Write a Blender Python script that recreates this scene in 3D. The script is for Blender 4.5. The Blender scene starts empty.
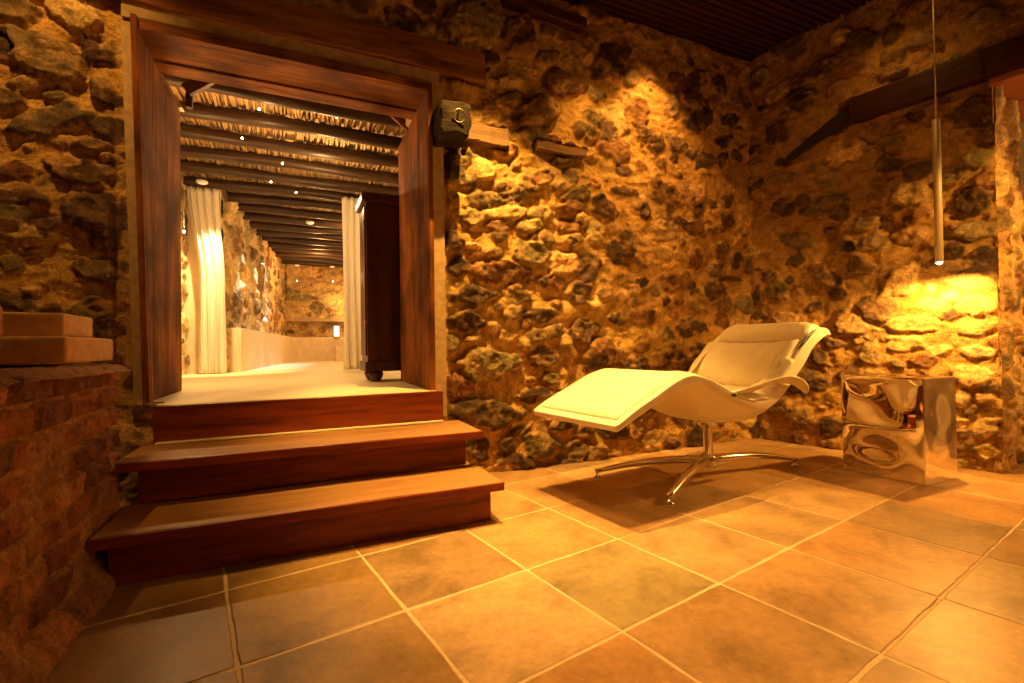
import bpy, bmesh, math, random
import numpy as np
from mathutils import Vector, Matrix

COL = bpy.context.scene.collection
rnd = random.Random(7)
R = math.radians

# ------------------------------------------------------------------ helpers
def link(o, parent=None):
    COL.objects.link(o)
    if parent is not None:
        o.parent = parent
    return o

def tag(o, label=None, cat=None, group=None, kind=None):
    if label: o['label'] = label
    if cat: o['category'] = cat
    if group: o['group'] = group
    if kind: o['kind'] = kind
    return o

def thing(name, label, cat, loc=(0, 0, 0), rz=0.0, group=None):
    o = bpy.data.objects.new(name, None)
    o.empty_display_size = 0.1
    o.location = loc
    o.rotation_euler = (0, 0, rz)
    link(o)
    return tag(o, label, cat, group)

def from_bm(name, bm, mat, parent=None, smooth=False, loc=None):
    me = bpy.data.meshes.new(name)
    bmesh.ops.recalc_face_normals(bm, faces=bm.faces)
    bm.to_mesh(me); bm.free()
    if smooth:
        me.polygons.foreach_set('use_smooth', [True] * len(me.polygons))
    me.materials.append(mat)
    o = bpy.data.objects.new(name, me)
    if loc is not None: o.location = loc
    return link(o, parent)

def add_box(bm, lo, hi, bevel=0.0, rot=None, seg=2):
    c = [(lo[i] + hi[i]) / 2 for i in range(3)]
    s = [hi[i] - lo[i] for i in range(3)]
    ret = bmesh.ops.create_cube(bm, size=1.0)
    vs = ret['verts']
    for v in vs:
        v.co = Vector((v.co.x * s[0], v.co.y * s[1], v.co.z * s[2]))
    if bevel > 0:
        es = list({e for v in vs for e in v.link_edges})
        r2 = bmesh.ops.bevel(bm, geom=es, offset=bevel, segments=seg, affect='EDGES', profile=0.6)
        vs = list({v for f in r2['faces'] for v in f.verts} | {v for v in vs if v.is_valid})
    for v in vs:
        p = v.co.copy()
        if rot is not None: p = rot @ p
        v.co = p + Vector(c)
    return vs

def box(name, lo, hi, mat, parent=None, bevel=0.004, rot=None):
    bm = bmesh.new(); add_box(bm, lo, hi, bevel, rot)
    return from_bm(name, bm, mat, parent)

def add_tube(bm, pts, radii, n=16, cap=True, flat=1.0):
    """swept circle through pts; radii per point; flat squashes the vertical radius"""
    pts = [Vector(p) for p in pts]
    rings = []
    up = Vector((0, 0, 1))
    for i, p in enumerate(pts):
        t = (pts[min(i + 1, len(pts) - 1)] - pts[max(i - 1, 0)]).normalized()
        ref = up if abs(t.z) < 0.95 else Vector((1, 0, 0))
        a = t.cross(ref).normalized(); b = a.cross(t).normalized()
        ring = []
        for k in range(n):
            th = 2 * math.pi * k / n
            ring.append(bm.verts.new(p + a * math.cos(th) * radii[i] + b * math.sin(th) * radii[i] * flat))
        rings.append(ring)
    for i in range(len(rings) - 1):
        for k in range(n):
            bm.faces.new((rings[i][k], rings[i][(k + 1) % n], rings[i + 1][(k + 1) % n], rings[i + 1][k]))
    if cap:
        bm.faces.new(rings[0]); bm.faces.new(rings[-1])

def tube(name, pts, radii, mat, parent=None, n=16, flat=1.0):
    if not hasattr(radii, '__len__'): radii = [radii] * len(pts)
    bm = bmesh.new(); add_tube(bm, pts, radii, n, True, flat)
    o = from_bm(name, bm, mat, parent, True)
    return o

def lathe(name, prof, mat, parent=None, loc=(0, 0, 0), n=32):
    bm = bmesh.new()
    rings = []
    for r, z in prof:
        rings.append([bm.verts.new((max(r, 1e-4) * math.cos(2 * math.pi * k / n), max(r, 1e-4) * math.sin(2 * math.pi * k / n), z)) for k in range(n)])
    for i in range(len(rings) - 1):
        for k in range(n):
            bm.faces.new((rings[i][k], rings[i][(k + 1) % n], rings[i + 1][(k + 1) % n], rings[i + 1][k]))
    bm.faces.new(rings[0]); bm.faces.new(rings[-1])
    for v in bm.verts: v.co += Vector(loc)
    return from_bm(name, bm, mat, parent, True)

def grid_mesh(name, P, mat, parent=None, keep=None, color=None, smooth=True, flip=False):
    """P: (nv, nu, 3) array"""
    nv, nu, _ = P.shape
    me = bpy.data.meshes.new(name)
    idx = np.arange(nv * nu).reshape(nv, nu)
    f = np.stack([idx[:-1, :-1], idx[:-1, 1:], idx[1:, 1:], idx[1:, :-1]], -1)
    if flip: f = f[..., ::-1]
    f = f[keep] if keep is not None else f.reshape(-1, 4)
    f = f.reshape(-1, 4)
    me.vertices.add(nv * nu)
    me.vertices.foreach_set('co', P.reshape(-1).astype(np.float32))
    me.loops.add(len(f) * 4)
    me.loops.foreach_set('vertex_index', f.reshape(-1).astype(np.int32))
    me.polygons.add(len(f))
    me.polygons.foreach_set('loop_start', np.arange(0, len(f) * 4, 4, dtype=np.int32))
    me.polygons.foreach_set('loop_total', np.full(len(f), 4, dtype=np.int32))
    me.polygons.foreach_set('use_smooth', np.full(len(f), smooth, dtype=bool))
    me.update()
    if color is not None:
        a = me.color_attributes.new('tint', 'FLOAT_COLOR', 'POINT')
        c = np.concatenate([color.reshape(-1, 3), np.ones((nv * nu, 1))], 1).astype(np.float32)
        a.data.foreach_set('color', c.reshape(-1))
    me.validate()
    me.materials.append(mat)
    o = bpy.data.objects.new(name, me)
    return link(o, parent)

# ------------------------------------------------------------------ numpy noise
def vnoise(U, V, freq, seed):
    rs = np.random.RandomState(seed)
    T = rs.rand(257, 257)
    x = U * freq + 1000.37; y = V * freq + 1000.71
    xi = np.floor(x).astype(int); yi = np.floor(y).astype(int)
    fx = x - xi; fy = y - yi
    fx = fx * fx * (3 - 2 * fx); fy = fy * fy * (3 - 2 * fy)
    a = T[yi % 256, xi % 256]; b = T[yi % 256, (xi + 1) % 256]
    c = T[(yi + 1) % 256, xi % 256]; d = T[(yi + 1) % 256, (xi + 1) % 256]
    return (a * (1 - fx) + b * fx) * (1 - fy) + (c * (1 - fx) + d * fx) * fy - 0.5

def fbm(U, V, freq, seed, oct=4, gain=0.5):
    s = 0; amp = 1
    for i in range(oct):
        s = s + amp * vnoise(U, V, freq * 2 ** i, seed + i * 13); amp *= gain
    return s

def sstep(a, b, x):
    t = np.clip((x - a) / (b - a), 0, 1)
    return t * t * (3 - 2 * t)

# ------------------------------------------------------------------ materials
def new_mat(name):
    m = bpy.data.materials.new(name); m.use_nodes = True
    nt = m.node_tree; b = nt.nodes['Principled BSDF']
    return m, nt, b

def N(nt, kind, **kw):
    n = nt.nodes.new(kind)
    for k, v in kw.items():
        if k in ('inp',):
            for kk, vv in v.items(): n.inputs[kk].default_value = vv
        else: setattr(n, k, v)
    return n

def ramp(nt, stops):
    r = nt.nodes.new('ShaderNodeValToRGB')
    e = r.color_ramp.elements
    while len(e) < len(stops): e.new(0.5)
    for i, (p, c) in enumerate(stops):
        e[i].position = p; e[i].color = (*c, 1)
    return r

def mat_simple(name, col, rough=0.6, metal=0.0, var=0.15, scale=20, bump=0.1, spec=0.5):
    m, nt, b = new_mat(name)
    tc = N(nt, 'ShaderNodeTexCoord')
    no = N(nt, 'ShaderNodeTexNoise', inp={'Scale': scale, 'Detail': 6.0})
    nt.links.new(tc.outputs['Object'], no.inputs['Vector'])
    lo = tuple(c * (1 - var) for c in col); hi = tuple(min(1, c * (1 + var)) for c in col)
    r = ramp(nt, [(0.3, lo), (0.7, hi)])
    nt.links.new(no.outputs['Fac'], r.inputs['Fac'])
    nt.links.new(r.outputs['Color'], b.inputs['Base Color'])
    b.inputs['Roughness'].default_value = rough
    b.inputs['Metallic'].default_value = metal
    b.inputs['Specular IOR Level'].default_value = spec
    if bump > 0:
        bp = N(nt, 'ShaderNodeBump', inp={'Strength': bump, 'Distance': 0.01})
        nt.links.new(no.outputs['Fac'], bp.inputs['Height'])
        nt.links.new(bp.outputs['Normal'], b.inputs['Normal'])
    return m

def mat_wood(name, c1, c2, axis='X', rough=0.45, grain=9.0, bump=0.15, worn=None, spec=.3):
    m, nt, b = new_mat(name)
    b.inputs['Specular IOR Level'].default_value = spec
    tc = N(nt, 'ShaderNodeTexCoord')
    mp = N(nt, 'ShaderNodeMapping')
    sc = {'X': (0.7, grain, grain), 'Y': (grain, 0.7, grain), 'Z': (grain, grain, 0.7)}[axis]
    mp.inputs['Scale'].default_value = sc
    nt.links.new(tc.outputs['Object'], mp.inputs['Vector'])
    n1 = N(nt, 'ShaderNodeTexNoise', inp={'Scale': 1.6, 'Detail': 8.0, 'Roughness': 0.62, 'Distortion': 1.4})
    nt.links.new(mp.outputs['Vector'], n1.inputs['Vector'])
    n2 = N(nt, 'ShaderNodeTexNoise', inp={'Scale': 9.0, 'Detail': 4.0})
    nt.links.new(mp.outputs['Vector'], n2.inputs['Vector'])
    mx = N(nt, 'ShaderNodeMath', operation='MULTIPLY_ADD', inp={1: 0.35})
    nt.links.new(n2.outputs['Fac'], mx.inputs[0]); nt.links.new(n1.outputs['Fac'], mx.inputs[2])
    mid = tuple((a + c) / 2 for a, c in zip(c1, c2))
    r = ramp(nt, [(0.45, c1), (0.62, mid), (0.82, c2)])
    nt.links.new(mx.outputs[0], r.inputs['Fac'])
    out = r.outputs['Color']
    if worn:
        n3 = N(nt, 'ShaderNodeTexNoise', inp={'Scale': 2.5, 'Detail': 5.0})
        nt.links.new(tc.outputs['Object'], n3.inputs['Vector'])
        r3 = ramp(nt, [(0.42, (0, 0, 0)), (0.65, (1, 1, 1))])
        nt.links.new(n3.outputs['Fac'], r3.inputs['Fac'])
        mm = N(nt, 'ShaderNodeMix', data_type='RGBA')
        nt.links.new(r3.outputs['Color'], mm.inputs[0]); nt.links.new(out, mm.inputs[6])
        mm.inputs[7].default_value = (*worn, 1)
        out = mm.outputs[2]
    nt.links.new(out, b.inputs['Base Color'])
    b.inputs['Roughness'].default_value = rough
    bp = N(nt, 'ShaderNodeBump', inp={'Strength': bump, 'Distance': 0.01})
    nt.links.new(mx.outputs[0], bp.inputs['Height'])
    nt.links.new(bp.outputs['Normal'], b.inputs['Normal'])
    return m

def mat_tint(name, rough=0.85, s1=18.0, s2=90.0, bump=0.5, mott=0.45, dist=0.02, fine=0.35, coat=0.0):
    """colour from the mesh's own tint attribute, mottled by noise"""
    m, nt, b = new_mat(name)
    tc = N(nt, 'ShaderNodeTexCoord')
    at = N(nt, 'ShaderNodeAttribute', attribute_name='tint')
    n1 = N(nt, 'ShaderNodeTexNoise', inp={'Scale': s1, 'Detail': 9.0, 'Roughness': 0.65, 'Distortion': 0.4})
    n2 = N(nt, 'ShaderNodeTexNoise', inp={'Scale': s2, 'Detail': 5.0, 'Roughness': 0.7})
    nt.links.new(tc.outputs['Object'], n1.inputs['Vector']); nt.links.new(tc.outputs['Object'], n2.inputs['Vector'])
    r = ramp(nt, [(0.3, (1 - mott,) * 3), (0.5, (1, 1, 1)), (0.72, (1 + mott * .7,) * 3)])
    nt.links.new(n1.outputs['Fac'], r.inputs['Fac'])
    mm = N(nt, 'ShaderNodeMix', data_type='RGBA', blend_type='MULTIPLY', inp={0: 1.0})
    nt.links.new(at.outputs['Color'], mm.inputs[6]); nt.links.new(r.outputs['Color'], mm.inputs[7])
    r2 = ramp(nt, [(0.35, (1 - fine,) * 3), (0.6, (1 + fine * .4,) * 3)])
    nt.links.new(n2.outputs['Fac'], r2.inputs['Fac'])
    m2 = N(nt, 'ShaderNodeMix', data_type='RGBA', blend_type='MULTIPLY', inp={0: 1.0})
    nt.links.new(mm.outputs[2], m2.inputs[6]); nt.links.new(r2.outputs['Color'], m2.inputs[7])
    nt.links.new(m2.outputs[2], b.inputs['Base Color'])
    b.inputs['Roughness'].default_value = rough; b.inputs['Specular IOR Level'].default_value = .28
    ad = N(nt, 'ShaderNodeMath', operation='MULTIPLY_ADD', inp={1: 0.4})
    nt.links.new(n2.outputs['Fac'], ad.inputs[0]); nt.links.new(n1.outputs['Fac'], ad.inputs[2])
    bp = N(nt, 'ShaderNodeBump', inp={'Strength': bump, 'Distance': dist})
    nt.links.new(ad.outputs[0], bp.inputs['Height'])
    nt.links.new(bp.outputs['Normal'], b.inputs['Normal'])
    return m

def mat_emit(name, col, strength):
    m, nt, b = new_mat(name)
    b.inputs['Base Color'].default_value = (*col, 1)
    b.inputs['Emission Color'].default_value = (*col, 1)
    b.inputs['Emission Strength'].default_value = strength
    return m

M_stone = mat_tint('rough_masonry', 0.8, s1=16, bump=0.9, dist=0.03)
M_brick = mat_tint('old_brickwork', 0.85, s1=25, bump=0.8)
M_tile = mat_tint('flagstone', 0.40, s1=4.0, s2=38.0, bump=0.16, mott=0.42, dist=0.01, fine=0.15)
M_farstone = mat_tint('pale_masonry', 0.9, s1=14)
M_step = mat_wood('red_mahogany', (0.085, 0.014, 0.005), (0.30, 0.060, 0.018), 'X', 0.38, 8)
M_tread = mat_wood('worn_lit_tread_wood', (0.24, 0.10, 0.035), (0.48, 0.26, 0.10), 'X', 0.42, 9, worn=(0.40, 0.22, 0.09))  # tan tone holds both wear and the light on the tread tops
M_frameX = mat_wood('frame_timber_x', (0.07, 0.018, 0.005), (0.42, 0.165, 0.045), 'X', 0.75, 10, 0.5, spec=.12, worn=(.10, .032, .009))
M_frameZ = mat_wood('frame_timber_z', (0.045, 0.012, 0.003), (0.36, 0.125, 0.028), 'Z', 0.8, 10, 0.5, spec=.10, worn=(.07, .022, .006))
M_lintel = mat_wood('lintel_timber', (0.08, 0.026, 0.008), (0.34, 0.14, 0.045), 'X', 0.65, 7, 0.5, spec=.15)
M_darkwood = mat_wood('dark_timber', (0.025, 0.009, 0.005), (0.10, 0.03, 0.015), 'X', 0.6, 8, 0.3)
M_oldwood = mat_wood('weathered_timber', (0.06, 0.035, 0.02), (0.28, 0.15, 0.07), 'X', 0.8, 26, 0.8)
M_log = mat_wood('dark_log', (0.010, 0.005, 0.003), (0.060, 0.030, 0.014), 'X', 0.4, 8, 0.4)
M_ceil = mat_wood('ceiling_slat', (0.012, 0.004, 0.003), (0.04, 0.012, 0.007), 'X', 0.5, 12, 0.2)
M_reed = mat_wood('dry_reed', (0.12, 0.06, 0.022), (0.60, 0.38, 0.16), 'Y', 0.7, 30, 0.4)
M_plaster = mat_simple('pale_plaster', (0.74, 0.62, 0.42), 0.85, 0, 0.10, 9, 0.15)
M_edgeplaster = mat_simple('edge_plaster', (0.48, 0.33, 0.17), 0.9, 0, 0.2, 25, 0.4)
M_screed = mat_simple('pale_screed', (0.80, 0.72, 0.50), 0.55, 0, 0.06, 4, 0.05)
M_grout = mat_simple('grout', (0.66, 0.50, 0.30), 0.85, 0, 0.15, 40, 0.2)
M_core = mat_simple('wall_core', (0.45, 0.30, 0.17), 0.9, 0, 0.2, 10, 0.3)
M_leather = mat_simple('cream_leather', (0.88, 0.80, 0.62), 0.42, 0, 0.03, 60, 0.04)
M_leather2 = mat_simple('cream_leather_cushion', (0.80, 0.70, 0.50), 0.5, 0, 0.04, 30, 0.08)
M_chrome = mat_simple('polished_metal', (0.82, 0.80, 0.76), 0.12, 1.0, 0.03, 8, 0.0)
M_mirror = mat_simple('hammered_silver', (0.96, 0.92, 0.84), 0.045, 1.0, 0.03, 4, 0.0)
M_black = mat_simple('black_fitting', (0.02, 0.015, 0.012), 0.5, 0, 0.1, 20, 0.0)
M_brushed = mat_simple('brushed_tube', (0.55, 0.45, 0.30), 0.5, 0.2, 0.05, 20, 0.0)
M_iron = mat_simple('old_iron', (0.35, 0.30, 0.24), 0.45, 0.8, 0.2, 50, 0.1)
M_cloth = mat_simple('white_cotton', (0.82, 0.76, 0.64), 0.9, 0, 0.04, 60, 0.1)
M_cabinet = mat_wood('cabinet_wood', (0.035, 0.010, 0.006), (0.09, 0.028, 0.015), 'Z', 0.4, 6, 0.1)
M_palebrick = mat_simple('pale_brick', (0.62, 0.36, 0.16), 0.85, 0, 0.15, 30, 0.4)
M_redbrick = mat_simple('red_brick', (0.40, 0.15, 0.06), 0.85, 0, 0.2, 30, 0.4)
M_bulb = mat_emit('halogen_bulb', (1.0, 0.80, 0.50), 60)
M_tinybulb = mat_emit('tiny_bulb', (1.0, 0.78, 0.50), 25)
M_lens = mat_emit('pale_spot_lens', (1.0, 0.75, 0.45), 0.5)
M_whitefit = mat_simple('white_fitting', (0.8, 0.75, 0.65), 0.5, 0, 0.05, 20, 0)
# stones of the masonry: centre u, z, two half axes (u,z each), tone
SB=[(1.072,1.924,0.116,0.017,-0.001,-0.084,'l'),(1.103,1.736,0.137,0.004,-0.005,-0.051,'g'),(1.678,2.079,0.08,0.012,-0.001,-0.042,'d'),(1.481,2.375,0.191,0.036,-0.002,-0.136,'r'),(1.724,1.974,0.073,0.01,-0.001,-0.07,'g'),(1.489,1.915,0.092,0.012,-0.001,-0.054,'r'),(1.762,1.832,0.129,0.034,0.013,-0.068,'g'),(1.33,1.795,0.058,0.007,-0.0,-0.053,'d'),(1.173,1.283,0.23,-0.003,-0.007,-0.072,'r'),(1.007,1.123,0.154,0.005,-0.001,-0.057,'d'),(1.242,1.666,0.185,0.034,0.004,-0.052,'l'),(1.184,1.576,0.091,0.008,-0.001,-0.039,'r'),(1.408,1.596,0.118,0.029,0.009,-0.052,'l'),(1.428,1.417,0.147,-0.013,-0.017,-0.081,'g'),(1.72,1.736,0.138,0.014,-0.001,-0.056,'r'),(1.718,1.631,0.113,0.01,-0.001,-0.041,'r'),(1.741,1.529,0.097,0.008,-0.001,-0.056,'g'),(1.877,1.355,0.109,0.007,-0.002,-0.106,'d'),(1.624,1.238,0.076,-0.014,-0.017,-0.054,'r'),(1.79,1.112,0.066,0.002,-0.001,-0.049,'d'),(1.906,1.115,0.059,0.001,-0.001,-0.056,'l'),(1.32,1.113,0.102,0.003,-0.001,-0.053,'g'),(1.606,1.094,0.055,0.001,-0.001,-0.034,'r'),(1.97,1.798,0.077,0.008,-0.001,-0.093,'d'),(0.971,0.958,0.125,-0.01,-0.008,-0.076,'d'),(1.102,0.678,0.218,0.011,0.009,-0.121,'g'),(1.522,0.727,0.129,0.013,0.012,-0.081,'g'),(1.474,1.003,0.136,0.013,0.004,-0.054,'d'),(1.532,0.882,0.167,0.026,0.01,-0.053,'g'),(1.827,0.895,0.109,0.052,0.052,-0.079,'d'),(1.915,0.676,0.088,0.024,0.019,-0.047,'g'),(1.55,0.577,0.06,0.028,0.03,-0.048,'g'),(1.427,0.476,0.119,0.008,0.008,-0.054,'d'),(1.07,0.381,0.283,-0.048,-0.014,-0.106,'d'),(1.226,0.169,0.071,-0.007,-0.001,-0.059,'g'),(1.04,0.156,0.081,-0.008,-0.001,-0.088,'d'),(1.482,0.151,0.141,-0.059,-0.037,-0.084,'g'),(1.723,0.094,0.12,-0.012,-0.001,-0.069,'g'),(1.361,0.038,0.073,-0.008,-0.001,-0.046,'d'),(2.105,2.883,0.178,0.042,-0.003,-0.133,'d'),(2.334,2.545,0.131,-0.013,-0.06,-0.139,'r'),(2.942,2.912,0.105,-0.044,-0.092,-0.101,'d'),(2.945,2.598,0.15,0.028,-0.002,-0.097,'d'),(3.291,2.653,0.093,0.017,-0.002,-0.068,'d'),(2.041,2.343,0.105,0.018,-0.002,-0.088,'d'),(2.521,2.35,0.098,0.016,-0.002,-0.085,'d'),(3.191,2.312,0.068,0.01,-0.002,-0.083,'d'),(2.187,2.073,0.084,-0.013,-0.022,-0.052,'d'),(3.125,2.804,0.101,0.02,-0.001,-0.05,'r'),(2.03,1.776,0.092,-0.055,-0.057,-0.061,'d'),(2.204,1.595,0.073,0.011,0.01,-0.117,'d'),(2.193,1.926,0.125,-0.003,-0.01,-0.045,'d'),(2.384,1.791,0.057,0.006,-0.001,-0.068,'d'),(2.587,1.796,0.059,0.006,-0.002,-0.078,'d'),(2.916,1.846,0.064,-0.021,-0.05,-0.068,'d'),(3.12,1.728,0.11,0.024,0.012,-0.055,'d'),(2.908,1.493,0.109,-0.023,-0.05,-0.101,'r'),(3.341,1.488,0.093,0.006,-0.002,-0.092,'d'),(3.169,1.477,0.056,0.004,-0.001,-0.057,'r'),(2.625,1.281,0.123,0.04,0.039,-0.086,'r'),(2.838,1.243,0.063,0.002,-0.001,-0.064,'d'),(3.096,1.229,0.134,-0.031,-0.048,-0.094,'d'),(2.335,1.276,0.065,0.002,-0.0,-0.037,'d'),(2.264,1.407,0.161,-0.019,-0.012,-0.044,'r'),(2.367,1.0,0.166,-0.021,-0.02,-0.082,'r'),(2.831,0.935,0.198,0.001,-0.002,-0.079,'d'),(2.702,1.121,0.061,0.001,-0.0,-0.031,'d'),(2.552,1.125,0.042,-0.018,-0.025,-0.034,'d'),(3.157,0.993,0.079,0.001,-0.002,-0.081,'r'),(3.268,1.343,0.137,-0.002,-0.005,-0.033,'r'),(1.044,2.843,0.24,0.024,-0.03,-0.16,'g'),(1.347,2.85,0.147,0.038,-0.002,-0.161,'r'),(1.572,2.763,0.108,0.042,0.01,-0.052,'d'),(1.671,2.599,0.192,-0.004,-0.032,-0.108,'r'),(1.276,2.508,0.106,0.006,-0.014,-0.068,'l'),(0.604,2.756,0.123,-0.012,-0.03,-0.087,'d'),(0.318,2.783,0.133,0.0,-0.015,-0.06,'d'),(2.317,0.39,0.185,-0.011,-0.002,-0.104,'d'),(2.043,0.191,0.153,-0.036,-0.02,-0.083,'d'),(2.404,0.085,0.132,0.048,0.046,-0.069,'l'),(2.71,0.6,0.142,-0.005,-0.002,-0.093,'d'),(2.922,0.752,0.107,-0.002,-0.002,-0.072,'d'),(2.512,0.644,0.117,-0.004,-0.002,-0.076,'r'),(-1.136,2.321,0.094,0.015,-0.004,-0.06,'g'),(-0.92,2.362,0.122,-0.024,-0.021,-0.081,'l'),(-1.163,2.139,0.046,0.012,0.0,-0.058,'d'),(-0.84,2.193,0.082,0.011,-0.003,-0.039,'d'),(-1.021,1.86,0.158,0.066,0.009,-0.062,'g'),(-0.829,2.034,0.072,-0.038,-0.024,-0.059,'d'),(-0.871,1.76,0.088,0.024,0.002,-0.032,'g'),(-0.966,1.676,0.064,0.01,0.0,-0.032,'l'),(-0.812,1.66,0.034,0.005,0.0,-0.038,'g'),(-1.118,1.496,0.1,0.0,-0.004,-0.054,'d'),(-0.843,1.452,0.125,-0.009,-0.012,-0.109,'d'),(-0.825,1.198,0.134,-0.007,-0.005,-0.067,'g'),(-1.139,1.194,0.046,0.003,0.0,-0.04,'g'),(-1.126,1.021,0.067,0.002,0.0,-0.04,'g'),(-1.017,1.01,0.042,0.001,0.0,-0.023,'r'),(-0.788,1.024,0.09,-0.018,-0.005,-0.033,'r'),(-0.808,0.905,0.06,0.0,-0.001,-0.042,'d'),(-1.09,2.011,0.081,0.036,0.005,-0.039,'l'),(-1.091,1.332,0.102,-0.003,-0.003,-0.036,'l'),(-1.255,1.778,0.064,0.011,-0.0,-0.088,'d'),(-1.286,1.555,0.05,0.006,0.0,-0.061,'g'),(-1.286,2.078,0.063,0.015,0.0,-0.131,'g'),(-1.287,1.251,0.079,0.005,0.0,-0.087,'d')]
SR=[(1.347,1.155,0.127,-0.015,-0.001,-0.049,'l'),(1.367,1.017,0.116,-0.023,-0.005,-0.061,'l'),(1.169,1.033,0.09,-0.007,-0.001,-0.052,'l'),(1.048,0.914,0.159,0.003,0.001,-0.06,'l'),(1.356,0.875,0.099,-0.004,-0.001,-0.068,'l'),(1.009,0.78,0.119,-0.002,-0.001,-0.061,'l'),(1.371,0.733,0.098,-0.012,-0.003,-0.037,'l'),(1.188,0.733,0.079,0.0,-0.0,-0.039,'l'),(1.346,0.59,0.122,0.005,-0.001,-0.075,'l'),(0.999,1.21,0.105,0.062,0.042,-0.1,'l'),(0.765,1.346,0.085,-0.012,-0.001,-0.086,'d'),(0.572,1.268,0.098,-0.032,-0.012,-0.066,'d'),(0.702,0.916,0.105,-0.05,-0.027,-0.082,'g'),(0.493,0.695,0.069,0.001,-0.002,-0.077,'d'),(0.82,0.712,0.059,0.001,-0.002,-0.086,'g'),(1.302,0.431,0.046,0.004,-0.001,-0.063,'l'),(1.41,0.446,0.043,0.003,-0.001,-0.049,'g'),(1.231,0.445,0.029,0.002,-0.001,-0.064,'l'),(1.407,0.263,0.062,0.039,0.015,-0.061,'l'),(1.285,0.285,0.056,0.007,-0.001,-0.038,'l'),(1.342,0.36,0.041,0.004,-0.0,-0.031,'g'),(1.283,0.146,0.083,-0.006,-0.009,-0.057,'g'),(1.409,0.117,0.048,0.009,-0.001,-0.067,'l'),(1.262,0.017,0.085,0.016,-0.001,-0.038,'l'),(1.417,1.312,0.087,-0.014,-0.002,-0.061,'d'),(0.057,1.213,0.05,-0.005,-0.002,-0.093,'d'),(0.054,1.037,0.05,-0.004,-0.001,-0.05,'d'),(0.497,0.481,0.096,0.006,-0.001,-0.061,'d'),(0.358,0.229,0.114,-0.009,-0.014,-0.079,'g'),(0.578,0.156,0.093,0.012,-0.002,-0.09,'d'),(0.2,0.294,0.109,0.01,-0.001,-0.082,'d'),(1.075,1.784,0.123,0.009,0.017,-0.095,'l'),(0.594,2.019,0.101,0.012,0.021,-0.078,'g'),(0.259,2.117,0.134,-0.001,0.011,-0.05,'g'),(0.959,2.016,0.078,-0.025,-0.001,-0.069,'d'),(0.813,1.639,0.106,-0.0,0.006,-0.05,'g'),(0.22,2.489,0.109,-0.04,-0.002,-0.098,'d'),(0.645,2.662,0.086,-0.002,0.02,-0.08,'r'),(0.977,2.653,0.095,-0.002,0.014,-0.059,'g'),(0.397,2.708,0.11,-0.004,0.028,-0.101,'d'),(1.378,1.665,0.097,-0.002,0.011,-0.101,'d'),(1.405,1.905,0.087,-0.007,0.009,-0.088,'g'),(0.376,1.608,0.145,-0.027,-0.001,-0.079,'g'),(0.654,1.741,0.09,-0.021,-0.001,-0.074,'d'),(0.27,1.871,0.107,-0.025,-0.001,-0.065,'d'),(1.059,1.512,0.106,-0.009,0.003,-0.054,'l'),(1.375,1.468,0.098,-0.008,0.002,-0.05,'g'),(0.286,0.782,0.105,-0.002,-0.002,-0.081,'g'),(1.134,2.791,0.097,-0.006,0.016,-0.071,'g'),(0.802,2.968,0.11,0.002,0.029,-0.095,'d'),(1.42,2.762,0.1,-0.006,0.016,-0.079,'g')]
# ------------------------------------------------------------------ camera
scene = bpy.context.scene
cam = bpy.data.cameras.new('camera')
cam.lens = 474.77 / 1024 * 36; cam.sensor_width = 36; cam.sensor_fit = 'HORIZONTAL'
cam.clip_start = 0.05
co = bpy.data.objects.new('camera', cam); link(co)
co.matrix_world = Matrix(((0.91118153, 0.00837242, -0.41192003, 0),
                          (-0.4117657, -0.01557294, -0.91115668, 0),
                          (-0.01404339, 0.99984368, -0.01074229, 0.80),
                          (0, 0, 0, 1)))
scene.camera = co

# ------------------------------------------------------------------ masonry
TONES = {'d': (0.13, 0.075, 0.035), 'r': (0.25, 0.115, 0.04), 'l': (0.60, 0.39, 0.15), 'g': (0.27, 0.185, 0.08)}
MORTAR = np.array((0.62, 0.37, 0.115))

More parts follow.
